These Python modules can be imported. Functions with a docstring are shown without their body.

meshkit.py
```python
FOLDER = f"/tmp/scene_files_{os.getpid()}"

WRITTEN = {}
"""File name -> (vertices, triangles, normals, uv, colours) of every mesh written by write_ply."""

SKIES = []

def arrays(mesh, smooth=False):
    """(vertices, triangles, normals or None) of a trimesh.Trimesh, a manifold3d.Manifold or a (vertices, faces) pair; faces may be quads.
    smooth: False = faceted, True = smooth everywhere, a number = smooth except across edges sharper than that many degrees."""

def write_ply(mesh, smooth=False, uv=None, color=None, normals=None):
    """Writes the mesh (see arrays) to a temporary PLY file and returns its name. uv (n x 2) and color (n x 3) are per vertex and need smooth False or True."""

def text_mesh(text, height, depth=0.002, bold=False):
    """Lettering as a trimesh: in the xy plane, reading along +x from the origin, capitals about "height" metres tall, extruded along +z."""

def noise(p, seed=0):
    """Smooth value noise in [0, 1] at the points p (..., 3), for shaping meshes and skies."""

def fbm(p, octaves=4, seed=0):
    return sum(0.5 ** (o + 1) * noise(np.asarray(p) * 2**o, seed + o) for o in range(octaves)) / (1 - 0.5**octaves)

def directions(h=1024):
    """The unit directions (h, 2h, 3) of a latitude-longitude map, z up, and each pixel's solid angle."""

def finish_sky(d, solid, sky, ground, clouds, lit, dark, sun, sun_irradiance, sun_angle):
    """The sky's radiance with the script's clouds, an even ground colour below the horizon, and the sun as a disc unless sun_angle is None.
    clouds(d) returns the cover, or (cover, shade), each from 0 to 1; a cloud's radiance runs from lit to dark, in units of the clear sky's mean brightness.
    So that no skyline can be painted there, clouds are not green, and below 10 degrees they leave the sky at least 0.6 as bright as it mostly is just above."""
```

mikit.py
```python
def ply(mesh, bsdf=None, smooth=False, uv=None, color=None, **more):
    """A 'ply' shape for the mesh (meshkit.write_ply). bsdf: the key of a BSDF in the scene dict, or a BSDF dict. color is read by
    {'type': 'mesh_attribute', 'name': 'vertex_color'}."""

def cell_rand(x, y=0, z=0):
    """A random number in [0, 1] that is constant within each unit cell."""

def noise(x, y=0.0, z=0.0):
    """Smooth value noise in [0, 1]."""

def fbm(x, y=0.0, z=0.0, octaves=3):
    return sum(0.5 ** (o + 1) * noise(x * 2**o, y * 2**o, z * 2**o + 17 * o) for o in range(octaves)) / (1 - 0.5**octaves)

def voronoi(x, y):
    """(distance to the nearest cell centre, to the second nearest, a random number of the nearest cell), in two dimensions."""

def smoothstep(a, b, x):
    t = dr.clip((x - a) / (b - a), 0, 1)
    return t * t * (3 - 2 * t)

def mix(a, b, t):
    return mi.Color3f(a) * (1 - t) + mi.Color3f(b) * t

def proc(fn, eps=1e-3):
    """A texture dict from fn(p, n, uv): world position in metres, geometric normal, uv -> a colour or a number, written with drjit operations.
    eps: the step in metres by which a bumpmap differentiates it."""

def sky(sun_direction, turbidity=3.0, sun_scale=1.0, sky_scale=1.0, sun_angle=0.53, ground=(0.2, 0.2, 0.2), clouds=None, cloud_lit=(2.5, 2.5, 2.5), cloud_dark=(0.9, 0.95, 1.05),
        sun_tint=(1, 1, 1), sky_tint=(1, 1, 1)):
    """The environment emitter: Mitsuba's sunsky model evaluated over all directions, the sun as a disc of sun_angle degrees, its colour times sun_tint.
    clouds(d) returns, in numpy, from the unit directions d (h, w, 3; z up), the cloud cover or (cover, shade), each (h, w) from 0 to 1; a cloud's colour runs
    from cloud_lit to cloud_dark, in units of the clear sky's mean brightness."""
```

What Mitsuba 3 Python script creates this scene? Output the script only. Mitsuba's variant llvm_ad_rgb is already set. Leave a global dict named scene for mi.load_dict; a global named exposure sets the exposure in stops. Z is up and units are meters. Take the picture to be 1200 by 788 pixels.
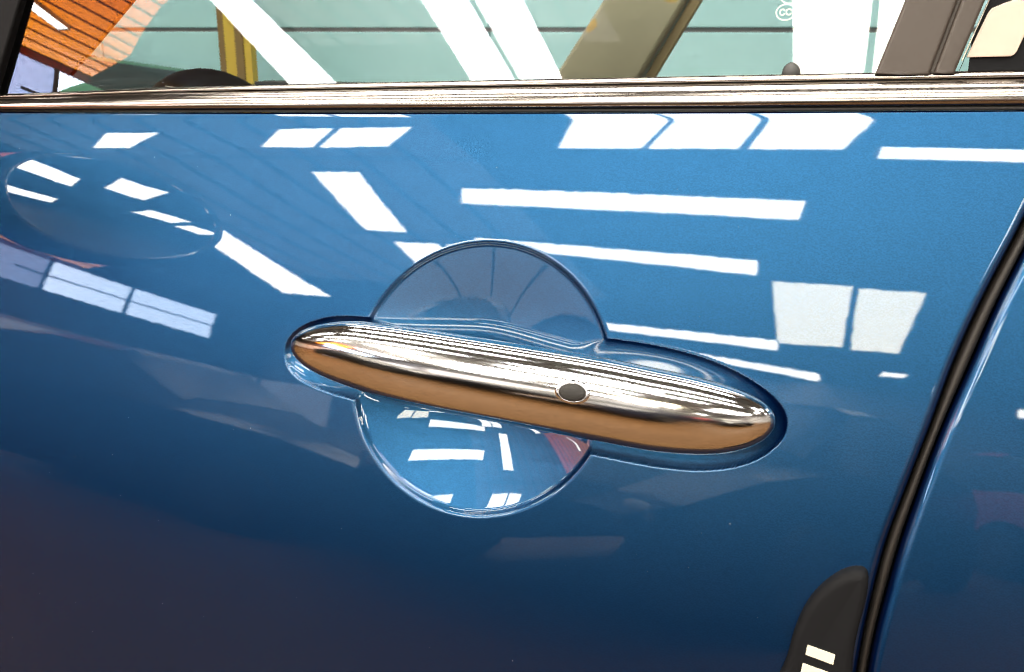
import math
import numpy as np
import trimesh
import shapely
import shapely.geometry as sg
import drjit as dr
import mitsuba as mi
import meshkit
import mikit
from mikit import ply
from scipy.spatial import cKDTree
from scipy.interpolate import PchipInterpolator

T = mi.ScalarTransform4f
rng = np.random.default_rng(7)
scene, labels = {}, {}

# ------------------------------------------------------------------ camera, exposure
CAM = np.array([0.16898, -0.42459, 1.06245])
yaw, pitch = math.radians(20), math.radians(17)
FWD = np.array([-math.sin(yaw) * math.cos(pitch), math.cos(yaw) * math.cos(pitch), -math.sin(pitch)])
scene['camera'] = {'type': 'thinlens', 'fov': 54.0, 'fov_axis': 'x', 'near_clip': 0.02, 'far_clip': 200.0,
                   'aperture_radius': 0.0005, 'focus_distance': 0.47,
                   'to_world': T().look_at(origin=CAM.tolist(), target=(CAM + FWD).tolist(), up=[0, 0, 1])}
exposure = -0.41

LAMP = (44.0, 41.0, 36.0)          # fluorescent tubes and daylit roof panels
WINDOW_LIGHT = (17.0, 20.5, 26.0)
ORANGE_LIGHT = (2.6, 0.62, 0.05)


# ------------------------------------------------------------------ helpers
def numbered(name):
    if name not in scene and not any(k.startswith(name + '__') for k in scene) and name not in labels:
        return name
    i = 1
    while True:
        k = f'{name}_{i:03d}'
        if k not in scene and k not in labels and not any(q.startswith(k + '__') for q in scene):
            return k
        i += 1


def put(name, shape, parent=None):
    key = numbered(name if parent is None else parent + '__' + name)
    scene[key] = shape
    return key


def thing(name, label, category=None, group=None, kind=None):
    key = numbered(name)
    d = {'label': label}
    if category: d['category'] = category
    if group: d['group'] = group
    if kind: d['kind'] = kind
    labels[key] = d
    return key


def rgb(*c):
    return {'type': 'rgb', 'value': list(c)}


def box(x0, x1, y0, y1, z0, z1):
    m = trimesh.creation.box((x1 - x0, y1 - y0, z1 - z0))
    m.apply_translation(((x0 + x1) / 2, (y0 + y1) / 2, (z0 + z1) / 2))
    return m


def prism(poly, warp, height, bevel=0.0, base=0.0, n=5, smooth=40, close_back=False):
    """A plate of the outline poly [(x, z)], standing 'height' proud of the surface y = warp(x, z), with a rounded edge."""
    p = np.asarray(poly, float)
    a = 0.5 * np.sum(p[:, 0] * np.roll(p[:, 1], -1) - p[:, 1] * np.roll(p[:, 0], -1))
    if a < 0: p = p[::-1]
    e = np.roll(p, -1, 0) - p
    e /= np.linalg.norm(e, axis=1, keepdims=True)
    nin = np.c_[-e[:, 1], e[:, 0]]
    m = nin + np.roll(nin, 1, 0)
    m /= np.maximum((m * nin).sum(1, keepdims=True), 0.35)
    rings = [(0.0, base)]
    if bevel > 0:
        for k in range(n + 1):
            t = math.pi / 2 * k / n
            rings.append((bevel * (1 - math.cos(t)), height - bevel + bevel * math.sin(t)))
    else:
        rings.append((0.0, height))
    v, N = [], len(p)
    for ins, h in rings:
        q = p + m * ins
        v.append(np.c_[q[:, 0], np.full(N, -h), q[:, 1]])
    v = np.vstack(v)
    f = []
    for r in range(len(rings) - 1):
        for i in range(N):
            j = (i + 1) % N
            f += [[r * N + i, r * N + j, (r + 1) * N + j], [r * N + i, (r + 1) * N + j, (r + 1) * N + i]]
    top = (len(rings) - 1) * N
    cap = sg.Polygon(v[top:, [0, 2]])
    vv, ff = trimesh.creation.triangulate_polygon(cap, engine='earcut')
    idx = cKDTree(v[top:, [0, 2]]).query(vv)[1] + top
    f = np.vstack([np.array(f), idx[ff]])
    v[:, 1] += warp(v[:, 0], v[:, 2])
    mesh = trimesh.Trimesh(v, f, process=False)
    nrm = mesh.face_normals[-len(ff):].mean(0)
    if nrm[1] > 0: mesh.invert()
    return mesh


def smooth_closed(pts, n=240):
    """A smooth closed curve through the points."""
    p = np.asarray(pts, float)
    q = np.vstack([p[-3:], p, p[:4]])
    t = np.r_[0, np.cumsum(np.sqrt(np.linalg.norm(np.diff(q, axis=0), axis=1)))]
    from scipy.interpolate import CubicSpline
    cs = CubicSpline(t, q)
    return cs(np.linspace(t[3], t[3 + len(p)], n, endpoint=False))


def grid_faces(r, c):
    i, j = np.meshgrid(np.arange(r - 1), np.arange(c - 1), indexing='ij')
    a = i * c + j
    return np.vstack([np.stack([a, a + 1, a + c + 1], -1).reshape(-1, 3), np.stack([a, a + c + 1, a + c], -1).reshape(-1, 3)])


def raw(v, f, n, bsdf):
    path = meshkit.write_ply((v, f), False, normals=n)
    return {'type': 'ply', 'filename': path, 'face_normals': False, 'bsdf': {'type': 'ref', 'id': bsdf}}


def vnormals(v, f):
    n = np.zeros_like(v)
    c = np.cross(v[f[:, 1]] - v[f[:, 0]], v[f[:, 2]] - v[f[:, 0]])
    for k in range(3):
        np.add.at(n, f[:, k], c)
    return n / np.maximum(np.linalg.norm(n, axis=1, keepdims=True), 1e-30)


# ------------------------------------------------------------------ materials
def flake(p, n, uv):
    g = mikit.cell_rand(p.x * 1700, p.y * 1700, p.z * 1700)
    return mi.Color3f(0.021, 0.095, 0.208) * (0.88 + 0.24 * g)


scene['paint_flakes'] = {'type': 'roughconductor', 'distribution': 'beckmann', 'alpha': 0.21, 'eta': 0.0, 'k': 1.0,
                         'specular_reflectance': mikit.proc(flake)}
scene['paint_flakes']['material'] = 'none'
scene['paint_flakes'].pop('eta'); scene['paint_flakes'].pop('k')
scene['paint_coat'] = {'type': 'roughplastic', 'distribution': 'beckmann', 'alpha': 0.001, 'int_ior': 1.70, 'nonlinear': True, 'diffuse_reflectance': rgb(0.0, 0.012, 0.088)}


def orange_peel(p, n, uv):
    return mikit.noise(p.x * 330, p.y * 330, p.z * 330) + 1.6 * mikit.noise(p.x * 120 + 7, p.y * 120, p.z * 120)


scene['paint_peel'] = {'type': 'bumpmap', 'arbitrary': mikit.proc(orange_peel, eps=4e-4), 'scale': 2.0e-6, 'b': {'type': 'ref', 'id': 'paint_coat'}}
scene['paint'] = {'type': 'twosided', 'b': {'type': 'blendbsdf', 'weight': 0.5, 'a': {'type': 'ref', 'id': 'paint_flakes'}, 'c': {'type': 'ref', 'id': 'paint_peel'}}}
scene['chrome'] = {'type': 'twosided', 'b': {'type': 'roughconductor', 'material': 'none', 'distribution': 'ggx', 'alpha': 0.011, 'specular_reflectance': rgb(0.80, 0.77, 0.72)}}
scene['satin_trim'] = {'type': 'twosided', 'b': {'type': 'roughconductor', 'material': 'none', 'distribution': 'ggx', 'alpha': 0.028, 'specular_reflectance': rgb(0.32, 0.29, 0.265)}}


def plastic(key, c, rough=0.3, ior=1.5):
    scene[key] = {'type': 'twosided', 'b': {'type': 'roughplastic', 'distribution': 'ggx', 'alpha': rough, 'int_ior': ior, 'diffuse_reflectance': rgb(*c)}}


def diffuse(key, c):
    scene[key] = {'type': 'twosided', 'b': {'type': 'diffuse', 'reflectance': rgb(*c)}}


plastic('black_plastic', (0.007, 0.0072, 0.0085), 0.45, 1.22)
plastic('rubber', (0.016, 0.012, 0.009), 0.30, 1.4)
plastic('dark_rubber', (0.012, 0.011, 0.010), 0.5)
plastic('gasket_rubber', (0.085, 0.075, 0.07), 0.3)
plastic('pillar_film', (0.055, 0.042, 0.034), 0.20, 1.42)
plastic('button_plastic', (0.03, 0.028, 0.026), 0.3, 1.3)
diffuse('void', (0.01, 0.01, 0.012))
plastic('cream_print', (0.85, 0.78, 0.60), 0.3)
diffuse('etching', (0.62, 0.68, 0.60))
plastic('interior_grey', (0.66, 0.62, 0.46), 0.4)
plastic('knob_grey', (.05, .05, .05), .4)
diffuse('headliner', (.55, .53, .5))
plastic('interior_black', (0.02, 0.02, 0.02), 0.4)
scene['window_glass'] = {'type': 'thindielectric', 'int_ior': 1.52, 'specular_transmittance': rgb(0.86, 0.94, 0.90)}
scene['mirror_glass'] = {'type': 'twosided', 'b': {'type': 'conductor', 'material': 'Al'}}
diffuse('ceiling_grey', (0.15, 0.17, 0.19))
diffuse('beam_grey', (0.09, 0.10, 0.11))
diffuse('wall_light', (0.55, 0.54, 0.52))
diffuse('wall_mid', (0.35, 0.35, 0.36))
diffuse('wall_dark', (0.06, 0.05, 0.05))
diffuse('red_brown', (0.22, 0.05, 0.035))
plastic('yellow_paint', (0.60, 0.42, 0.05), 0.3)
diffuse('brown_paint', (0.16, 0.11, 0.05))


def teal(p, n, uv):
    s = mikit.fbm(p.x * 0.9, p.z * 2.5, 0.0)
    return mikit.mix((0.33, 0.60, 0.66), (0.41, 0.67, 0.72), s)


scene['teal_cladding'] = {'type': 'twosided', 'b': {'type': 'roughplastic', 'alpha': 0.4, 'diffuse_reflectance': mikit.proc(teal)}}


def floor_c(p, n, uv):
    s = mikit.fbm(p.x * 1.7, p.y * 1.7, 0.0)
    return mikit.mix((0.104, 0.051, 0.019), (0.138, 0.070, 0.028), s)


scene['floor_epoxy'] = {'type': 'twosided', 'b': {'type': 'roughplastic', 'alpha': 0.3, 'int_ior': 1.2, 'diffuse_reflectance': mikit.proc(floor_c)}}

# ------------------------------------------------------------------ the hall (off camera except the far wall)
put('floor', ply(box(-13, 9, -17, 6.0, -0.1, 0.0), 'floor_epoxy'))
labels['floor'] = {'label': 'tan epoxy hall floor, mirrored in the underside of the chrome handle', 'kind': 'structure'}
CEIL = 4.0
put('ceiling', ply(box(-7.6, 9, -17, 6.0, CEIL + 0.12, CEIL + 0.2), 'ceiling_grey'))
labels['ceiling'] = {'label': 'grey sheet roof of the hall above the car', 'kind': 'structure'}
for y in (-16.4, -13.6, -10.5, -6.72, -4.3):
    put('joist', ply(box(-7.5, 8.9, y - 0.07, y + 0.07, CEIL + 0.06, CEIL + 0.119), 'beam_grey'), 'ceiling')
put('front_wall', ply(box(-13, 9, -17.2, -17.001, 0, 4.2), 'wall_mid'))
labels['front_wall'] = {'label': 'grey end wall of the hall, far behind the photographer', 'kind': 'structure'}
put('side_wall', ply(box(9.001, 9.2, -17, 6, 0, 4.2), 'wall_mid'))
labels['side_wall'] = {'label': 'grey side wall of the hall behind the car', 'kind': 'structure'}
# wall ahead of the car (left): pale lower part, dark band, glazed band, dark red head
put('left_wall', ply(box(-13.2, -13.001, -17, 6, 0, 1.95), 'wall_light'))
put('band', ply(box(-13.2, -13.002, -17, 6, 1.951, 2.89), 'wall_dark'), 'left_wall')
put('head', ply(box(-13.2, -13.003, -17, 6, 3.81, 5.2), 'red_brown'), 'left_wall')
labels['left_wall'] = {'label': 'hall wall ahead of the car with a glazed band', 'kind': 'structure'}
scene['frame_dark'] = {'type': 'diffuse', 'reflectance': rgb(0.05, 0.05, 0.055)}


def emitter(mesh, radiance, bsdf='wall_mid'):
    return ply(mesh, bsdf, emitter={'type': 'area', 'radiance': rgb(*radiance)})


sw = thing('shop_window', 'daylit band of windows with dark mullions, mirrored on the door at left', 'window')
for y0, y1 in ((-14.6, -11.7), (-11.6, -9.35), (-9.25, -7.9)):
    m = trimesh.Trimesh([[-12.99, y0, 2.9], [-12.99, y1, 2.9], [-12.99, y1, 3.80], [-12.99, y0, 3.80]], [[0, 1, 2], [0, 2, 3]])
    if m.face_normals[0][0] < 0: m.invert()
    put('pane', emitter(m, WINDOW_LIGHT if y0 < -10 else (3.5, 5.0, 8.5)), sw)
put('mullion', ply(box(-13.0, -12.96, -14.6, -8.5, 3.33, 3.37), 'frame_dark'), sw)
for y in (-14.65, -11.65, -9.3, -7.85):
    put('mullion', ply(box(-13.0, -12.95, y - 0.05, y + 0.05, 2.88, 3.82), 'frame_dark'), sw)
for y0, y1 in ((-16.9, -12.53), (-12.5, -10.13), (-10.1, -7.9)):
    m = trimesh.Trimesh([[-12.99, y0, .25], [-12.99, y1, .25], [-12.99, y1, 1.85], [-12.99, y0, 1.85]], [[0, 1, 2], [0, 2, 3]])
    if m.face_normals[0][0] < 0: m.invert()
    put('lower_pane', emitter(m, (2.3, 2.3, 2.4)), sw)
put('rail', ply(box(-13.0, -12.95, -16.5, -7.9, .62, .72), 'frame_dark'), sw)
m = trimesh.Trimesh([[-12.9, -16.99, .25], [-10.6, -16.99, .25], [-10.6, -16.99, 1.85], [-12.9, -16.99, 1.85]], [[0, 1, 2], [0, 2, 3]])
if m.face_normals[0][1] < 0: m.invert()
put('lower_pane', emitter(m, (2.3, 2.3, 2.4)), sw)
# orange translucent roof sheeting in front of that wall
oc = thing('orange_canopy', 'orange ribbed translucent roof sheeting with a lamp, mirrored in the window at left', 'canopy')
xs = np.arange(-13.0, -7.59, 0.45)
zcan = lambda x: 3.93 + (x + 13) / 5.4 * .32
for x0, x1 in zip(xs[:-1], xs[1:]):
    g = (x0 + 13) / 5.4
    a_, b_ = x0 + .025, x1 - .025
    yfa, yf = (float(np.interp(x_, [-13, -11.2, -10, -9, -7.6], [-10.2, -9.6, -8.8, -8.2, -7.6])) for x_ in (a_, b_))
    m = trimesh.Trimesh([[a_, yfa, zcan(a_)], [b_, yf, zcan(b_)], [b_, -4.3, zcan(b_)], [a_, -4.3, zcan(a_)]], [[0, 2, 1], [0, 3, 2]])
    if m.face_normals[0][2] > 0: m.invert()
    put('sheet', emitter(m, tuple(np.array([9.5, 2.9, 0.03]) * (1 - g) + np.array([8.0, 1.0, 0.15]) * g)), oc)
    put('rib', ply(box(x1 - .024, x1 + .024, yf, -4.3, zcan(x1) - .012, zcan(x1) + .05), 'red_brown'), oc)
put('cover', ply(box(-13, -7.6, -17, 6, 4.4, 4.45), 'wall_dark'), oc)  # roof above the sheeting

plastic('headlight_glass', (.28, .28, .28), .1)
tr = thing('translucent_roof', 'ribbed daylit roof sheeting ahead of the car, outlining the oval door mirror reflected at left', 'roof')
for x in np.arange(-7.5, -2.7, .52):
    m = trimesh.Trimesh([[x + .021, -9.6, 4.06], [x + .499, -9.6, 4.06], [x + .499, -2.2, 4.06], [x + .021, -2.2, 4.06]], [[0, 2, 1], [0, 3, 2]])
    if m.face_normals[0][2] > 0: m.invert()
    put('sheet', emitter(m, (.8, .8, .78)), tr)
    put('rib', ply(box(x - .02, x + .02, -9.6, -2.2, 4.03, 4.10), 'beam_grey'), tr)
gd = thing('hall_doors', 'row of pale translucent hall doors, mirrored as a grey field in the handle cup', 'doors')
for x in np.arange(-9.6, .9, 1.5):
    m = trimesh.Trimesh([[x + .03, -16.98, .15], [x + 1.47, -16.98, .15], [x + 1.47, -16.98, 2.75], [x + .03, -16.98, 2.75]], [[0, 1, 2], [0, 2, 3]])
    if m.face_normals[0][1] < 0: m.invert()
    put('leaf', emitter(m, (2.3, 2.15, 2.1)), gd)
    put('post', ply(box(x - .03, x + .03, -17.0, -16.93, 0, 2.8), 'frame_dark'), gd)
diffuse('lamp_housing', (0.6, 0.6, 0.58))


def ceiling_lamp(quad, label, rad=LAMP, kind='ceiling_light', cat='ceiling light', z=CEIL):
    """A flat luminous panel in a shallow frame under the roof. quad: four corners (x, y)."""
    q = np.asarray(quad, float)
    a = 0.5 * np.sum(q[:, 0] * np.roll(q[:, 1], -1) - q[:, 1] * np.roll(q[:, 0], -1))
    if a < 0: q = q[::-1]
    t = thing(kind, label, cat)
    m = trimesh.Trimesh(np.c_[q, np.full(4, z)], [[0, 2, 1], [0, 3, 2]], process=False)
    if m.face_normals[0][2] > 0: m.invert()
    put('diffuser', emitter(m, rad), t)
    c = q.mean(0)
    o = c + (q - c) * (1 + 0.035 / np.linalg.norm(q - c, axis=1, keepdims=True))
    v = np.vstack([np.c_[q, np.full(4, z + 0.004)], np.c_[o, np.full(4, z - 0.012)], np.c_[o, np.full(4, z + 0.05)]])
    f = []
    for r in (0, 1):
        for i in range(4):
            j = (i + 1) % 4
            f += [[r * 4 + i, r * 4 + j, r * 4 + 4 + j], [r * 4 + i, r * 4 + 4 + j, r * 4 + 4 + i]]
    put('frame', ply(trimesh.Trimesh(v, f, process=False), 'lamp_housing'), t)
    return t


def rect(x0, x1, y0, y1): return [(x0, y0), (x1, y0), (x1, y1), (x0, y1)]


R = 'roof panel'
ceiling_lamp([(-1.302, -3.16), (-0.742, -3.16), (-0.992, -3.84), (-1.553, -3.86)], 'first of three short roof panels mirrored along the top of the door', cat=R, kind='roof_panel')
ceiling_lamp([(-0.701, -3.15), (-0.231, -3.13), (-0.392, -3.81), (-0.952, -3.84)], 'second of three short roof panels mirrored along the top of the door', cat=R, kind='roof_panel')
ceiling_lamp([(-0.181, -3.12), (0.339, -3.1), (0.219, -3.77), (-0.332, -3.81)], 'third of three short roof panels mirrored along the top of the door', cat=R, kind='roof_panel')
ceiling_lamp([(-2.642, -4.95), (0.038, -4.98), (-0.001, -5.47), (-2.81, -5.4)], 'long lamp strip mirrored across the door above the handle')
ceiling_lamp([(0.426, -3.97), (1.646, -3.97), (1.65, -3.68), (0.43, -3.68)], 'lamp strip mirrored at the top right of the door')
ceiling_lamp([(-3.102, -6.57), (-0.347, -6.86), (-0.37, -7.5), (-3.158, -6.92)], 'long lamp strip mirrored just above the round handle cup')
ceiling_lamp([(-2.749, -11.45), (-0.207, -11.85), (-0.2, -13.0), (-2.864, -12.2)], 'far lamp strip mirrored right of the round handle cup')
ceiling_lamp([(-2.994, -13.2), (0.536, -15.6), (0.61, -16.9), (-2.129, -14.4)], 'farthest lamp strip mirrored over the right end of the handle')
ceiling_lamp([(-0.215, -7.75), (0.555, -7.75), (0.734, -12.05), (-0.187, -12.1)], 'broad roof panel mirrored right of the handle cup', cat=R, kind='roof_panel', rad=(31., 28., 21.))
ceiling_lamp([(0.624, -7.83), (1.264, -7.83), (1.532, -12.2), (0.87, -12.3)], 'broad roof panel mirrored beside the rear edge of the door', cat=R, kind='roof_panel', rad=(31., 28., 21.))
ceiling_lamp([(-3.956, -4.61), (-3.476, -4.61), (-3.85, -6.5), (-4.35, -6.5)], 'roof panel mirrored as a slanted bar left of the handle cup', cat=R, kind='roof_panel')
ceiling_lamp([(-4.22, -6.95), (-3.66, -6.95), (-4.26, -11.3), (-5.02, -11.3)], 'left one of the pair of roof panels mirrored in the window', cat=R, kind='roof_panel')
ceiling_lamp([(-3.58, -6.95), (-3.02, -6.95), (-3.48, -11.3), (-4.18, -11.3)], 'right one of the pair of roof panels mirrored in the window', cat=R, kind='roof_panel')
ceiling_lamp([(-7.3, -7.1), (-6.62, -6.85), (-7.55, -11.2), (-8.62, -11.2)], 'roof panel mirrored as a slanted bar at the left of the window', cat=R, kind='roof_panel')
ceiling_lamp([(-5.485, -3.4), (-4.856, -3.42), (-5.633, -3.9), (-6.123, -3.88)], 'single roof panel mirrored at the top left of the door', cat=R, kind='roof_panel')
ceiling_lamp([(-3.565, -3.37), (-3.084, -3.35), (-3.553, -3.9), (-4.053, -3.88)], 'left roof panel of two mirrored near the top of the door', cat=R, kind='roof_panel')
ceiling_lamp([(-3.024, -3.35), (-2.454, -3.33), (-2.853, -3.86), (-3.483, -3.9)], 'right roof panel of two mirrored near the top of the door', cat=R, kind='roof_panel')
ceiling_lamp([(1.575, -15.2), (1.975, -15.2), (1.987, -14.6), (1.587, -14.6)], 'small far lamp mirrored beside the door gap')
ceiling_lamp([(-10.7, -6.2), (-10.4, -6.2), (-11.1, -8.1), (-11.4, -8.1)], 'tube lamp under the orange roof sheeting', z=3.97)
for nm, x0, x1, y, w_ in (('first', -1.1, 2.9, -2.42, .13), ('second', -6.4, -1.6, -2.2, .13), ('third', -.4, 1.9, -1.35, .10), ('fourth', -3.4, -.9, -1.0, .10), ('fifth', -2.6, 1.4, .1, .15),
                          ('sixth', 3.5, 4.5, -1.2, .32), ('seventh', 5.2, 6.1, -2.3, .38), ('eighth', -7.4, -4.2, -.9, .14)):
    ceiling_lamp(rect(x0, x1, y - w_, y + w_), nm + ' of the long lamps over the car, mirrored as streaks along the chrome bar')
for nm, x in (('nearest', 3.0), ('middle', 4.5), ('farthest', 6.0)):
    ceiling_lamp(rect(x, x + .8, -8.4, -5.2), nm + ' of three broad roof panels beyond the rear of the car, lighting the rear door', cat=R, kind='roof_panel')
wl = thing('wall_lamp', 'short lamp on the far end wall, mirrored as a white bar on the rear door', 'wall lamp')
m = trimesh.Trimesh([[4.35, -16.9, 3.42], [5.5, -16.9, 3.42], [5.5, -16.9, 3.66], [4.35, -16.9, 3.66]], [[0, 1, 2], [0, 2, 3]])
if m.face_normals[0][1] < 0: m.invert()
put('diffuser', emitter(m, LAMP), wl)
put('housing', ply(box(4.32, 5.53, -17.0, -16.905, 3.39, 3.69), 'lamp_housing'), wl)
for nm, q in (('nearest', rect(4.4, 5.3, -.5, .25)), ('middle', rect(5.6, 6.4, -3.4, -2.9)), ('farthest', rect(7.3, 8.2, -.6, .2))):
    ceiling_lamp(q, nm + ' of three roof panels behind the car, mirrored in the door mirror', cat=R, kind='roof_panel')
for i, x in enumerate((-5.0, -2.2, 0.6)):
    ceiling_lamp(rect(x - .9, x + .9, 3.1, 3.45), ('front', 'middle', 'rear')[i] + ' lamp of the row before the teal wall', rad=tuple(1.1 * c for c in LAMP))

# ---- teal wall seen through the car
wall = 'teal_wall'
labels[wall] = {'label': 'pale teal clad hall wall seen through the car windows', 'kind': 'structure'}
for (z0, z1) in ((0.0, 1.045), (1.068, 2.2), (2.223, 4.1)):
    for x0 in np.arange(-13, 9, 2.75):
        put('panel', ply(prism([(x0 + .006, z0), (x0 + 2.744, z0), (x0 + 2.744, z1), (x0 + .006, z1)], lambda x, z: 5.2 + 0 * x, 0.05, 0.008), 'teal_cladding'), wall)
put('backing', ply(box(-13, 9, 5.21, 5.3, 0, 4.2), 'wall_mid'), wall)
yp = thing('yellow_post', 'yellow and brown steel post against the teal wall behind the window', 'post')
put('flange', ply(box(-3.36, -3.19, 4.55, 4.6, 0, 4.1), 'yellow_paint'), yp)
put('web', ply(box(-3.40, -3.362, 4.55, 4.75, 0, 4.1), 'brown_paint'), yp)
put('web', ply(box(-3.285, -3.235, 4.54, 4.549, 0, 4.1), 'brown_paint'), yp)
# ------------------------------------------------------------------ the car: surface of its near side
SL, RX = 0.029, 4.0
ZK = np.array([-.6, -.30, -.14, -.09, -.03, 0.02, .06, .10, .1205, .131, .15])
AK = np.array([0, 3, 6, 8.5, 12, 15, 18, 21, 24, 15, 15.])
zz = np.linspace(-.6, .3, 2001)
al = np.interp(zz, ZK, AK)
k1 = np.hanning(57); k1 /= k1.sum()
k2 = np.hanning(11); k2 /= k2.sum()
a1 = np.convolve(np.pad(al, 28, mode='edge'), k1, 'valid')
a2 = np.convolve(np.pad(al, 5, mode='edge'), k2, 'valid')
wgt = np.clip((zz - .09) / .02, 0, 1)
al = a1 * (1 - wgt) + a2 * wgt
PY = np.concatenate([[0], np.cumsum(np.tan(np.radians(al))[:-1] * np.diff(zz))])
PY -= np.interp(0, zz, PY)
_pf = PchipInterpolator(zz, PY)


def S(x, z): return z - .9 - SL * x
def Zs(x, s): return s + .9 + SL * x
def F(x, z): return _pf(np.clip(S(x, z), -.599, .299)) + x * x / (2 * RX)


SB, TG = .1237, math.tan(math.radians(9))


def G(x, z): return 0.0492 + TG * (z - 1.0376 - SL * x) + x * x / (2 * RX)


# recess outlines on the door (x, z), metres
CUP_C = np.array([-.0044, .8994])
housing = smooth_closed([(-.0643, .9234), (-.0829, .9222), (-.0977, .918), (-.1075, .9119), (-.1122, .9036), (-.1096, .8944), (-.1003, .8882), (-.0847, .8844),
                         (-.0717, .8828), (-.03, .8785), (.01, .8755), (.0552, .8729), (.0772, .8716), (.095, .8713), (.1125, .8733), (.1291, .8793), (.1390, .8880), (.1420, .8958),
                         (.1398, .9030), (.1316, .9103), (.1169, .9173), (.099, .9222), (.0782, .9248), (.0598, .9255), (0.02, .9255), (-.03, .9245)], 600)
housing_poly, housing_tree = sg.Polygon(housing), cKDTree(housing)


def smax(a, b, k):
    h = np.clip(0.5 + 0.5 * (a - b) / k, 0, 1)
    return b * (1 - h) + a * h + k * h * (1 - h)


def recess(x, z):
    """Depth of the handle recess below the door skin, metres."""
    q = np.stack([x - CUP_C[0], z - CUP_C[1]], -1)
    th = np.arctan2(q[..., 1], q[..., 0])
    r = .06592 + .00042 * np.cos(th) - .00015 * np.sin(th) + .00097 * np.cos(2 * th) + .00191 * np.sin(2 * th)
    rho = np.hypot(q[..., 0], q[..., 1]) / r
    dw = np.clip((1 - rho) * .066 / .0026, 0, 1)
    t_ = np.clip((q[..., 1] / .066 + .38) / .62, 0, 1)
    t_ = t_ * t_ * (3 - 2 * t_)
    cup = t_ * .17 * .066 * (1.0223 - np.sqrt(rho ** 2 + .045)) + (1 - t_) * .0178 * (1 - rho ** 2) + .0016 * (1 - (1 - dw) ** 2)
    cup = np.where(rho < 1, cup, -1.1 * (rho - 1) * .066)
    cup = np.maximum(cup, -.02)
    sh = x.shape
    pts = np.c_[x.ravel(), z.ravel()]
    d = housing_tree.query(pts)[0]
    ins = shapely.contains_xy(housing_poly, pts[:, 0], pts[:, 1])
    d = np.where(ins, d, -d).reshape(sh)
    w, D = .0110, .0048
    t = np.clip(d / w, 0, 1)
    hs = np.where(d > 0, D * np.sqrt(1 - (1 - t) ** 2 * .97) - D * math.sqrt(.03), d * 1.6)
    hs = np.maximum(hs, -.02)
    u = smax(cup, hs, .0011)
    return np.where(u > -.006, smax(u, 0 * u, .0013), 0)


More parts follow.
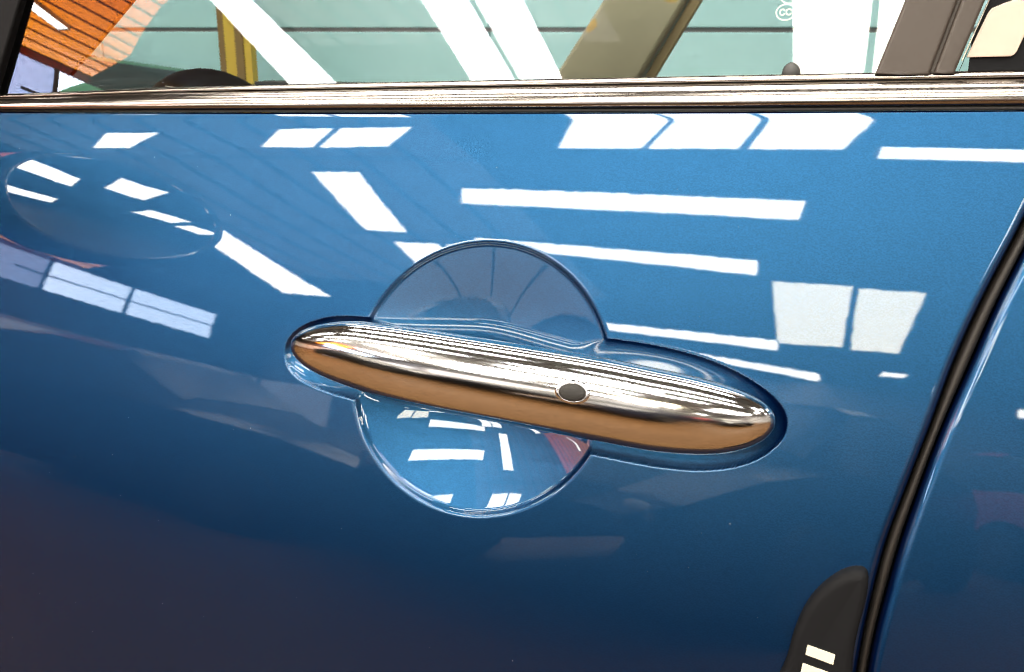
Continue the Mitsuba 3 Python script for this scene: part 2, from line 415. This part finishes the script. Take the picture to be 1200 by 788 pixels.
gapz = np.array([.40, .60, .7922, .8431, .8792, .8999, .9296, .9518, .9868, 1.03, 1.06])
gapl = np.array([.176, .177, .1815, .1863, .1942, .1994, .2065, .2135, .2268, .2415, .2515])
gapr = np.array([.1815, .1825, .1865, .1925, .1998, .2048, .2137, .2205, .2333, .248, .258])
XE, XR = PchipInterpolator(gapz, gapl), PchipInterpolator(gapz, gapr)


def zrow(x, s): return s + .9 + SL * x


# rows in s, columns in x; the rear columns follow the door edge
rows = np.r_[np.linspace(-.45, -.10, 45), np.arange(-.096, -.074, .002), np.arange(-.073, .0701, .0005), np.arange(.0712, .100, .0014), np.arange(.1005, SB + .0002, .0005)]
cols = np.r_[-np.geomspace(1.15, .139, 90), np.arange(-.138, .1481, .0005)]
edge = np.r_[np.linspace(1, 0, 24)[1:], ]
RF = .0045
ed = np.r_[RF * np.linspace(1, 0, 10)[1:] ** 1.0]


def skin(rows, sign):
    """Front door (sign 1): columns up to its rear edge. Rear door (sign -1): columns from its front edge on."""
    v = []
    for s in rows:
        zr = zrow(.2, s)
        xe = float(XE(zr)) if sign > 0 else float(XR(zr))
        if sign > 0:
            xa, xb = cols[-1], xe - RF
            xs = np.r_[cols, xa + (xb - xa) * np.linspace(0, 1, 26)[1:], xe - ed, xe, xe]
            dist = np.r_[np.full(len(cols) + 25, RF), ed, 0, 0]
        else:
            xs = np.r_[xe, xe, (xe + ed)[::-1], xe + RF + np.geomspace(.002, .9, 60) - .002]
            dist = np.r_[0, 0, ed[::-1], np.full(60, RF)]
        z = zrow(xs, s)
        y = F(xs, z) + RF - np.sqrt(np.maximum(RF ** 2 - (RF - np.clip(dist, 0, RF)) ** 2, 0))
        y[-1 if sign > 0 else 0] += .014
        v.append(np.c_[xs, y, z])
    v = np.array(v)
    if sign > 0:
        v[..., 1] += recess(v[..., 0], v[..., 2])
    # tuck the top edge in under the moulding
    last = v[-1].copy(); last[:, 1] += .012; last[:, 2] += .0004
    v = np.concatenate([v, last[None]])
    r, c = v.shape[:2]
    f = grid_faces(r, c)
    P = v.reshape(-1, 3)
    n = vnormals(P, f)
    if n[:, 1].mean() > 0:
        f = f[:, ::-1]; n = -n
    return P, f, n


car = thing('car', 'blue car side with chrome oval door handle in a round cup', 'car')
P, f, n = skin(rows, 1)
fc = P[f].mean(1)
inside = recess(fc[:, 0], fc[:, 2]) > .0012


def sub(P, f, n, mask):
    g = f[mask]
    u, inv = np.unique(g, return_inverse=True)
    return P[u], inv.reshape(-1, 3), n[u]


door = put('front_door', raw(*sub(P, f, n, ~inside), 'paint'), car)
put('handle_recess', raw(*sub(P, f, n, inside), 'paint'), door)
labels['car__front_door__handle_recess'] = {'label': 'round blue dish with an oblong surround pressed into the door behind the handle'}
P, f, n = skin(rows[::1], -1)
put('rear_door', raw(P, f, n, 'paint'), car)
labels['car__rear_door'] = {'label': 'blue rear door beyond the dark gap at right'}

# seal in the gap between the doors
zs_ = np.linspace(.45, 1.035, 120)
ang = np.linspace(0, math.pi, 13)
v = []
for z in zs_:
    c, h = (XE(z) + XR(z)) / 2, (XR(z) - XE(z)) / 2 * .74
    x = c - np.cos(ang) * h
    v.append(np.c_[x, F(x, np.full(13, z)) + .0072 - .0040 * np.sin(ang), np.full(13, z)])
v = np.array(v)
m = trimesh.Trimesh(v.reshape(-1, 3), grid_faces(*v.shape[:2]), process=False)
if m.face_normals[:, 1].mean() > 0: m.invert()
put('door_seal', ply(m, 'rubber', True), car)
v = np.array([[[float(XE(z)) - .02, F(float(XE(z)), z) + .013, z], [float(XR(z)) + .02, F(float(XR(z)), z) + .013, z]] for z in zs_])
put('gap_channel', ply((v.reshape(-1, 3), grid_faces(len(zs_), 2)), 'void'), car)

# ---- door handle
XC, HL, A0 = .0165, .1212, .0196
zc = PchipInterpolator([-.106, -.09, -.07, -.05, -.025, .018, .06, .09, .12, .139], [.9074, .9078, .9081, .9073, .9063, .9047, .9024, .9000, .8988, .8994])


def bar(x):
    t = (x - XC) / HL
    p = np.where(t < 0, 3.7, 5.0)
    return np.sqrt(np.maximum(1 - np.abs(t) ** p, 0)), t


th = np.linspace(-math.pi / 2, math.pi / 2, 421)
xs = XC + HL * np.sin(th)
phi = np.linspace(0, 2 * math.pi, 289)[:-1]
k, t = bar(xs)
c_z = zc(xs)
off = .0125 - .0062 * t ** 2
c_y = F(xs, c_z) - off
v = np.stack([np.broadcast_to(xs[:, None], (421, 288)), c_y[:, None] - (.0145 * k)[:, None] * np.cos(phi), c_z[:, None] + (A0 * k)[:, None] * np.sin(phi)], -1)
i, j = np.meshgrid(np.arange(420), np.arange(288), indexing='ij')
a, b = i * 288 + j, i * 288 + (j + 1) % 288
fq = np.vstack([np.stack([a, b, b + 288], -1).reshape(-1, 3), np.stack([a, b + 288, a + 288], -1).reshape(-1, 3)])
hm = trimesh.Trimesh(v.reshape(-1, 3), fq, process=False)
hm.merge_vertices(); hm.fix_normals()
handle = put('door_handle', ply(hm, 'chrome', True), car)
labels[handle] = {'label': 'polished chrome oval pull bar across the round cup'}
for x0, x1 in ((-.088, -.055), (.080, .118)):
    c = (x0 + x1) / 2
    post = trimesh.creation.box((x1 - x0, .016, .014)); post.apply_translation((c, F(c, zc(c)) + .006, float(zc(c))))
    put('mount', ply(post, 'dark_rubber'), handle)


def on_bar(x, z, lift=0.0):
    k_, t_ = bar(np.asarray(x, float))
    s_ = np.clip((z - zc(x)) / np.maximum(A0 * k_, 1e-6), -1, 1)
    return F(np.asarray(x, float), zc(x)) - (.0125 - .0062 * t_ ** 2) - .0145 * k_ * np.sqrt(1 - s_ ** 2) - lift


bc = np.array([.0518, .9095])
bt, br = np.linspace(0, 2 * math.pi, 49)[:-1], np.linspace(0, 1, 9)


def disc(rx, rz, lift):
    v, nb = [], len(bt)
    for r_ in br:
        x, z = bc[0] + rx * r_ * np.cos(bt), bc[1] + rz * r_ * np.sin(bt)
        v.append(np.c_[x, on_bar(x, z, lift(r_)), z])
    v = np.vstack(v)
    f = []
    for r_ in range(len(br) - 1):
        for q in range(nb):
            w = (q + 1) % nb
            f += [[r_ * nb + q, r_ * nb + w, (r_ + 1) * nb + w], [r_ * nb + q, (r_ + 1) * nb + w, (r_ + 1) * nb + q]]
    m = trimesh.Trimesh(v, f, process=False)
    return m


m = disc(.0080, .0053, lambda r_: .0008 * (1 - ((r_ - .9) / .1) ** 2 if r_ > .8 else 1) if r_ > .8 else .0004)
put('button_ring', ply(m, 'chrome', True), handle)
m = disc(.0060, .0038, lambda r_: .0008 + .0009 * math.sqrt(max(1 - r_ * r_, 0)))
put('button', ply(m, 'button_plastic', True), handle)
labels[handle + '__button'] = {'label': 'small dark oval keyless button on the chrome bar'}

# ---- belt moulding under the windows
bx = np.r_[np.linspace(-1.1, -.4, 30), np.linspace(-.38, .3, 400), np.linspace(.32, .9, 20)]
st = PchipInterpolator([-1.1, -.6, -.3382, -.2, .0, .2212, .9], [.131, .132, .1335, .1366, .1381, .1388, .139])


def sweep(profile, material, name, smooth=True, parent=car):
    """profile(u): fraction of the moulding's height and its distance out from the door skin."""
    fr, out = profile
    v = []
    for x in bx:
        s = SB + .0002 + (float(st(x)) - SB) * fr
        y0 = F(x, Zs(x, SB))
        y1 = G(x, Zs(x, float(st(x))))
        base = y0 + (y1 - y0) * np.clip(fr, 0, 1)
        v.append(np.c_[np.full(len(fr), x), base - out, Zs(x, s)])
    v = np.array(v)
    m = trimesh.Trimesh(v.reshape(-1, 3), grid_faces(*v.shape[:2]), process=False)
    if m.face_normals[:, 1].mean() > 0: m.invert()
    return put(name, ply(m, material, smooth), parent)


ph = np.linspace(-math.pi / 2, math.pi / 2, 97)
f1, o1 = .13 + .35 * (1 + np.sin(ph)), .0052 * np.cos(ph) ** .8 + .0004
moulding = sweep((f1, o1), 'satin_trim', 'belt_moulding')
labels[moulding] = {'label': 'bright metal moulding along the foot of the windows'}
f2, o2 = .84 + .10 * (1 + np.sin(ph)), .0030 * np.cos(ph) ** .8 + .0002
sweep((f2, o2), 'satin_trim', 'upper_bead', parent=moulding)
sweep((np.array([-.02, .0, .06, .12, .14]), np.array([-.004, -.0018, -.0014, -.001, -.004])), 'gasket_rubber', 'gasket', parent=moulding)
sweep((np.array([.80, .83, .845, .85]), np.array([-.004, -.001, -.001, -.004])), 'dark_rubber', 'gasket', parent=moulding)

# ---- window, pillars
wz = np.linspace(-.012, .37, 24)
wx = np.linspace(-1.05, .20, 50)
X, Zr = np.meshgrid(wx, wz)
Zw = Zr + 1.0376 + SL * X
v = np.stack([X, G(X, Zw), Zw], -1)
window = put('window', ply((v.reshape(-1, 3), grid_faces(*X.shape)), 'window_glass', True), car)
labels[window] = {'label': 'green tinted front door glass with etched maker marks'}


def ext(p, q, z):
    """The point at height z on the line p-q."""
    t = (z - p[1]) / (q[1] - p[1])
    return (p[0] + (q[0] - p[0]) * t, z)


ZT = 1.40
p1l, p1r = ((.1636, 1.0456), (.1721, 1.0742)), ((.1855, 1.0465), (.1927, 1.0741))
p2l, p2r = ((.1869, 1.0465), (.1939, 1.074)), ((.1952, 1.0466), (.2032, 1.074))
pw = lambda o: (lambda x, z: G(x, z) - o)
pil = put('pillar', ply(prism([ext(*p1l, 1.0436), ext(*p1r, 1.0436), ext(*p1r, ZT), ext(*p1l, ZT)], pw(0), .005, .0016), 'pillar_film', 40), car)
labels[pil] = {'label': 'brown grey pillar trim between the two windows'}
put('rear_half', ply(prism([ext(*p2l, 1.0442), ext(*p2r, 1.0442), ext(*p2r, ZT), ext(*p2l, ZT)], pw(0), .0048, .0016), 'pillar_film', 40), pil)
put('groove', ply(prism([ext(*p1r, 1.0436), ext(*p2l, 1.0442), ext(*p2l, ZT), ext(*p1r, ZT)], pw(0), .002), 'pillar_film'), pil)
# rear window: black surround, thin bright bead, glass and what fills it
rs = put('rear_window', ply(prism([(.1952, 1.04), (.60, 1.052), (.60, 1.3), ext((.1957, 1.0466), (.2038, 1.074), 1.3)], pw(-.004), .004), 'black_plastic'), car)
labels[rs] = {'label': 'black framed rear door window at the right edge'}
rg = smooth_closed([(.1990, 1.0509), (.207, 1.0511), (.2150, 1.0514), (.2175, 1.054), (.2225, 1.064), (.232, 1.09), (.226, 1.094), (.2140, 1.0763), (.2060, 1.0716), (.2038, 1.068)], 90)
rg = [(.1986, 1.0509), (.2155, 1.0514), (.2168, 1.0520), (.2178, 1.0535), (.2200, 1.060), (.2262, 1.078), (.2250, 1.0785), (.2180, 1.0752), (.2110, 1.0728), (.2062, 1.0706), (.2051, 1.0690)]
scene['pale_screen'] = {'type': 'twosided', 'b': {'type': 'roughplastic', 'alpha': 0.15, 'diffuse_reflectance': rgb(.46, .37, .30)}}
put('pane', ply(prism(rg, pw(0), .0016, .0005), 'pale_screen', 30), rs)
bead = [ext((.1972, 1.0505), (.2045, 1.0735), 1.0495), ext((.1976, 1.0505), (.2049, 1.0735), 1.0495), ext((.1976, 1.0505), (.2049, 1.0735), 1.25), ext((.1972, 1.0505), (.2045, 1.0735), 1.25)]
put('bead', ply(prism(bead, pw(0), .0022), 'satin_trim'), rs)
# front edge of the window frame
fa = (-.3387, 1.0357), (-.3189, 1.0789)
put('front_window_frame', ply(prism([(-.42, 1.02), ext(*fa, 1.02), ext(*fa, ZT), (-.30, ZT)], pw(0), .006, .0015), 'black_plastic', 40), car)
# dark inner screen pillar behind the glass
ia = (-.3068, 1.0253), (-.2477, 1.0783)
put('inner_pillar', ply(prism([(-.55, 1.0), ext(*ia, 1.0), ext(*ia, ZT), (-.55, ZT)], lambda x, z: G(x, z) + .012, .004, .001), 'void', 40), car)

# etched marks on the glass
e1 = np.array([1, 0, SL])


def etch(mesh, x, z, scale=1.0):
    v = mesh.vertices * scale
    X_, Z_ = x + v[:, 0], z + v[:, 1] + SL * v[:, 0]
    m = mesh.copy(); m.vertices = np.c_[X_, G(X_, Z_) - .0003 - v[:, 2], Z_]
    return m


def ring(rx, rz, w):
    o = sg.Point(0, 0).buffer(1, 24)
    from shapely import affinity
    g = affinity.scale(o, rx, rz).difference(affinity.scale(o, rx - w, rz - w))
    return trimesh.creation.extrude_polygon(g, .0001, engine='earcut')


txt = []
for x_, z_ in ((.1243, 1.0765), (.1232, 1.0695)):
    txt.append(etch(ring(.0044, .0036, .0005), x_, z_))
    txt.append(etch(meshkit.text_mesh('CCC', .0027, .0001, True), x_ - .0030, z_ - .0014))


def rule(x0, x1, z, w):
    return etch(trimesh.creation.box((x1 - x0, w, .0001)), (x0 + x1) / 2, z)


for zz_, ww, nn in ((1.0770, .0009, 11), (1.0722, .0009, 10), (1.0582, .0009, 7), (1.0550, .0008, 4), (1.0512, .0014, 12)):
    x0 = .1296 if nn > 5 else .1335
    for q in range(nn):
        l = .0010 + .0007 * rng.random()
        txt.append(rule(x0 + q * .0017, x0 + q * .0017 + l, zz_, ww * (.6 + .6 * rng.random())))
tri = lambda s: trimesh.creation.extrude_polygon(sg.Polygon([(-.0007, 0), (.0007, 0), (0, s)]), .0001, engine='earcut')
txt += [rule(.1333, .1382, 1.0668, .0004), etch(tri(-.0014), .1362, 1.0664), rule(.1333, .1382, 1.0615, .0004), etch(tri(.0014), .1352, 1.0619)]
put('etched_marks', ply(trimesh.util.concatenate(txt), 'etching'), window)
labels[window + '__etched_marks'] = {'label': 'small pale etched certification marks and lettering'}

# ---- black fender-style badge plate low on the door
tp = [(.1470, .76), (.1508, .786), (.1542, .8033), (.1583, .8175), (.1629, .8258), (.1684, .8322), (.1739, .8363), (.1785, .8377), (.1812, .8371), (.1826, .8345), (.1829, .83), (.1822, .8212), (.1803, .7921), (.1780, .76)]
tq = smooth_closed(tp, 160)
plate = put('badge_plate', ply(prism(tq + np.array([-.0006, .0026]), F, .0065, .0035), 'black_plastic', 60), car)
labels[plate] = {'label': 'matt black trim blade with two cream bars at the bottom right of the door'}
for dx, dz in ((-.001, .0036), (-.0022, -.0051)):
    q = [(.1612 + dx, .8013 + dz), (.1730 + dx, .7990 + dz), (.1726 + dx, .7943 + dz), (.1607 + dx, .7968 + dz)]
    put('stripe', ply(prism(q, lambda x, z: F(x, z) - .0066, .0004), 'cream_print'), plate)

# ---- door mirror (out of the frame at left, mirrored in the door as an oval)
mc = np.array([-.391, -.103, 1.029])
mn = np.array([.93, .22, .06]); mn /= np.linalg.norm(mn)
mh = np.cross([0, 0, 1], mn); mh /= np.linalg.norm(mh); mv = np.cross(mn, mh)
mh, mv = mh * .966 - mv * .26, mv * .966 + mh * .26
aa = np.linspace(0, 2 * math.pi, 65)[:-1]
prof = [(0.0, .0068), (.3, .0065), (.6, .0055), (.90, .0038), (.912, .0075), (.935, .0075), (.95, .001), (1.0, .0), (1.03, -.012), (1.0, -.035), (.88, -.062), (.6, -.085), (0.25, -.094), (0.0, -.095)]
v = np.array([mc + np.outer(np.cos(aa) * r_ * .106, mh) + np.outer(np.sin(aa) * r_ * .050, mv) + d_ * mn for r_, d_ in prof])
i, j = np.meshgrid(np.arange(len(prof) - 1), np.arange(64), indexing='ij')
a, b = i * 64 + j, i * 64 + (j + 1) % 64
fq = np.vstack([np.stack([a, b, b + 64], -1).reshape(-1, 3), np.stack([a, b + 64, a + 64], -1).reshape(-1, 3)])
m = trimesh.Trimesh(v.reshape(-1, 3), fq, process=False)
sel = np.r_[np.arange(192), len(fq) // 2 + np.arange(192)]
selr = np.r_[np.arange(192, 384), len(fq) // 2 + np.arange(192, 384)]
glass_m = trimesh.Trimesh(v.reshape(-1, 3), fq[sel], process=False)
shell = trimesh.Trimesh(v.reshape(-1, 3), np.delete(fq, np.r_[sel, selr], 0), process=False)
rim_m = trimesh.Trimesh(v.reshape(-1, 3), fq[selr], process=False)
mir = put('door_mirror', ply(shell, 'interior_black', True), car)
put('glass', ply(glass_m, 'mirror_glass', True), mir)
put('rim', ply(rim_m, 'chrome', True), mir)
stem = trimesh.creation.cylinder(.018, segment=[mc - .05 * mn + np.array([0, 0, -.02]), np.array([-.50, .055, 1.00])], sections=20)
put('stem', ply(stem, 'black_plastic', 40), mir)

# ---- the rest of the body: lower side, roof, far side and cabin
roofp = np.array([(-1.05, 1.40), (-.6, 1.50), (0, 1.54), (.6, 1.53), (1.5, 1.42)])
v = []
for x, z in roofp:
    ww = np.linspace(-1, 1, 15)
    v.append(np.c_[np.full(15, x), .78 + ww * .70, z - .10 * np.abs(ww) ** 3 - .03])
v = np.array(v)
m = trimesh.Trimesh(v.reshape(-1, 3), grid_faces(5, 15), process=False)
put('roof', ply(m, 'headliner', True), car)
bn = [(-1.9, .55), (-1.9, .80), (-1.1, .95), (-.9, .95), (-.9, .55)]
hood = trimesh.creation.extrude_polygon(sg.Polygon(bn), 1.5, engine='earcut')
hood.vertices = np.c_[hood.vertices[:, 0], .06 + hood.vertices[:, 2], hood.vertices[:, 1]]
hood.fix_normals()
put('bonnet', ply(hood, 'paint'), car)
fd = put('far_door', ply(box(-1.1, 1.2, 1.46, 1.52, .40, .955), 'interior_black'), car)
plastic('belt_web', (.55, .42, .22), .4)


def olive(p, n, uv):
    g = mikit.fbm(p.x * 14, p.z * 14, p.y * 14)
    c = mikit.mix((.30, .28, .19), (.42, .39, .27), mikit.fbm(p.x * 5, p.z * 3, 0.0))
    return mikit.mix(c, (.50, .33, .08), mikit.smoothstep(.66, .72, g))


scene['worn_olive'] = {'type': 'twosided', 'b': {'type': 'roughplastic', 'alpha': .3, 'diffuse_reflectance': mikit.proc(olive)}}
far = lambda q: [(.169 + (x_ - .169) * 1.24, 1.062 + (z_ - 1.062) * 1.24) for x_, z_ in q]
lb = thing('leaning_beam', 'worn olive steel beam leaning behind the car, seen through the window left of centre', 'beam')
put('flange', ply(prism(far([(-.98, .05), (-.81, .05), (-.285, .95), (-.19, 1.115), (.21, 1.80), (.05, 1.80), (-.345, 1.115), (-.455, .95)]), lambda x, z: 2.0 + 0 * x, .06, .012), 'worn_olive', 50), lb)
put('edge_strip', ply(prism(far([(-.79, .05), (-.77, .05), (-.262, .95), (-.165, 1.115), (.235, 1.80), (.215, 1.80), (-.187, 1.115), (-.281, .95)]), lambda x, z: 1.99 + 0 * x, .02, .004), 'belt_web', 50), lb)
put('cabin_floor', ply(box(-1.1, 1.4, .05, 1.45, .30, .33), 'interior_black'), car)
dash = trimesh.creation.icosphere(4, 1.0)
dash.apply_scale((.22, .55, .09)); dash.apply_translation((-.82, .78, .892))
put('dashboard', ply(dash, 'interior_black', True), car)
sw_ = trimesh.creation.torus(.155, .013, 48, 12)
sw_.apply_transform(trimesh.transformations.rotation_matrix(math.radians(68), (0, 1, 0)))
sw_.apply_translation((-.43, .45, .868))
plastic('wheel_brown', (.10, .055, .035), .35)
put('steering_wheel', ply(sw_, 'wheel_brown', True), car)
kn = trimesh.creation.icosphere(3, .0042); kn.apply_scale((1, 1, 1.2)); kn.apply_translation((.1278, .0535, 1.0432))
put('lock_knob', ply(kn, 'knob_grey', True), car)

# ------------------------------------------------------------------ other cars, seen only as reflections or as blurs through the glass
plastic('car_red', (.40, .03, .03), .12)
plastic('car_navy', (.015, .02, .045), .12)
plastic('car_green', (.03, .12, .05), .12)
plastic('dark_glass', (.015, .017, .02), .3, 1.3)
plastic('tyre', (.015, .015, .015), .5)
plastic('rim_metal', (.045, .045, .05), .2)

STN = [(-2.0, .62, .40, .62, .66), (-1.9, .78, .20, .70, .74), (-1.5, .85, .14, .84, .86), (-.85, .87, .13, .92, .94), (-.2, .88, .13, .94, 1.40), (.4, .88, .13, .95, 1.46), (1.2, .87, .13, .96, 1.40), (1.75, .85, .25, .95, .98), (2.0, .74, .40, .86, .88)]


def parked(name, label, paint, x, y, rz, tall=1.0):
    t = thing(name, label, 'car')
    M = T().translate([x, y, 0]).rotate([0, 0, 1], rz).scale([1, 1, tall])

    def loft(secs):
        v = np.array(secs)
        r, c = v.shape[:2]
        m = trimesh.Trimesh(v.reshape(-1, 3), grid_faces(r, c), process=False)
        return m
    ss = np.linspace(0, len(STN) - 1, 41)
    par = np.array([[np.interp(s, np.arange(len(STN)), [q[k] for q in STN]) for k in range(5)] for s in ss])
    low, up = [], []
    for X_, w, zl, zb, zt in par:
        low.append([(X_, -w * .9, zl), (X_, -w, zl + .12), (X_, -w * 1.02, zb - .2), (X_, -w * .96, zb), (X_, -w * .8, zb + .02), (X_, w * .8, zb + .02), (X_, w * .96, zb), (X_, w * 1.02, zb - .2), (X_, w, zl + .12), (X_, w * .9, zl)])
        up.append([(X_, -w * .9, zb), (X_, -w * .72, zt - .05), (X_, -w * .6, zt), (X_, 0, zt + .02), (X_, w * .6, zt), (X_, w * .72, zt - .05), (X_, w * .9, zb)])
    put('body', ply(loft(low), paint, 40, to_world=M), t)
    put('cabin', ply(loft(up), 'dark_glass', 40, to_world=M), t)
    up = np.array(up)[16:28, 1:6]; up[..., 2] += .012
    put('roof', ply(loft(up), paint, 40, to_world=M), t)
    for sx in (-1.25, 1.25):
        for sy in (-.82, .82):
            wh = trimesh.creation.cylinder(.32, .2, sections=36)
            wh.apply_transform(trimesh.transformations.rotation_matrix(math.pi / 2, (1, 0, 0))); wh.apply_translation((sx, sy, .32))
            k_ = put('wheel', ply(wh, 'tyre', 40, to_world=M), t)
            wh = trimesh.creation.cylinder(.21, .214, sections=30)
            wh.apply_transform(trimesh.transformations.rotation_matrix(math.pi / 2, (1, 0, 0))); wh.apply_translation((sx, sy, .32))
            put('rim', ply(wh, 'rim_metal', 40, to_world=M), k_)
    for sy in (-.6, .6):
        hl = trimesh.creation.icosphere(2, .09); hl.apply_scale((.5, 1, .8)); hl.apply_translation((-1.93, sy, .62))
        put('headlight', ply(hl, 'headlight_glass', True, to_world=M), t)
    return t


parked('parked_car', 'red car parked on the tan floor, mirrored in the right end of the chrome handle', 'car_red', 2.1, -7.6, 70)
parked('parked_car', 'dark navy car parked nose towards the blue door, mirrored in its lower half', 'car_navy', -.1, -4.1, -68)
plastic('car_silver', (.34, .34, .36), .15)
parked('parked_car', 'silver car parked farther off, mirrored below the right end of the handle', 'car_silver', -1.4, -9.5, 12)
parked('parked_car', 'green car parked beyond the windscreen, blurred through the window at left', 'car_green', -5.15, 3.95, 188, .95)
plastic('car_black', (.012, .012, .014), .12)
parked('parked_car', 'low black car beside the navy one, mirrored at the lower left of the door', 'car_black', -3.45, -3.45, 180, .8)
parked('parked_car', 'black car parked right of the navy one, mirrored low on the rear door', 'car_black', 2.6, -4.5, -82, .85)
# a little dust on the paint
dv, df = [], []
for q in range(90):
    x, s_ = rng.uniform(-.33, .23), rng.uniform(-.2, .115)
    z = Zs(x, s_)
    if x > float(XE(z)) - .006 or recess(np.array([[x]]), np.array([[z]]))[0, 0] > 1e-6: continue
    r_ = rng.uniform(.00010, .00026)
    b = 8 * len(dv) // 8
    base = sum(len(k_) for k_ in dv)
    ring_ = np.array([[x + r_ * math.cos(a_), z + r_ * (.6 + .5 * rng.random()) * math.sin(a_)] for a_ in np.linspace(0, 2 * math.pi, 7)[:-1]])
    top_ = np.array([[x, z]])
    pts = np.vstack([ring_, top_])
    y = F(pts[:, 0], pts[:, 1]) - np.r_[np.full(6, -.00001), .00012]
    dv.append(np.c_[pts[:, 0], y, pts[:, 1]])
    df += [[base + k_, base + (k_ + 1) % 6, base + 6] for k_ in range(6)]
diffuse('dust_grey', (.55, .53, .5))
scene['car__front_door__dust'] = ply((np.vstack(dv), np.array(df)), 'dust_grey')
labels['car__front_door__dust'] = {'label': 'scattered fine dust specks on the blue paint', 'kind': 'stuff'}
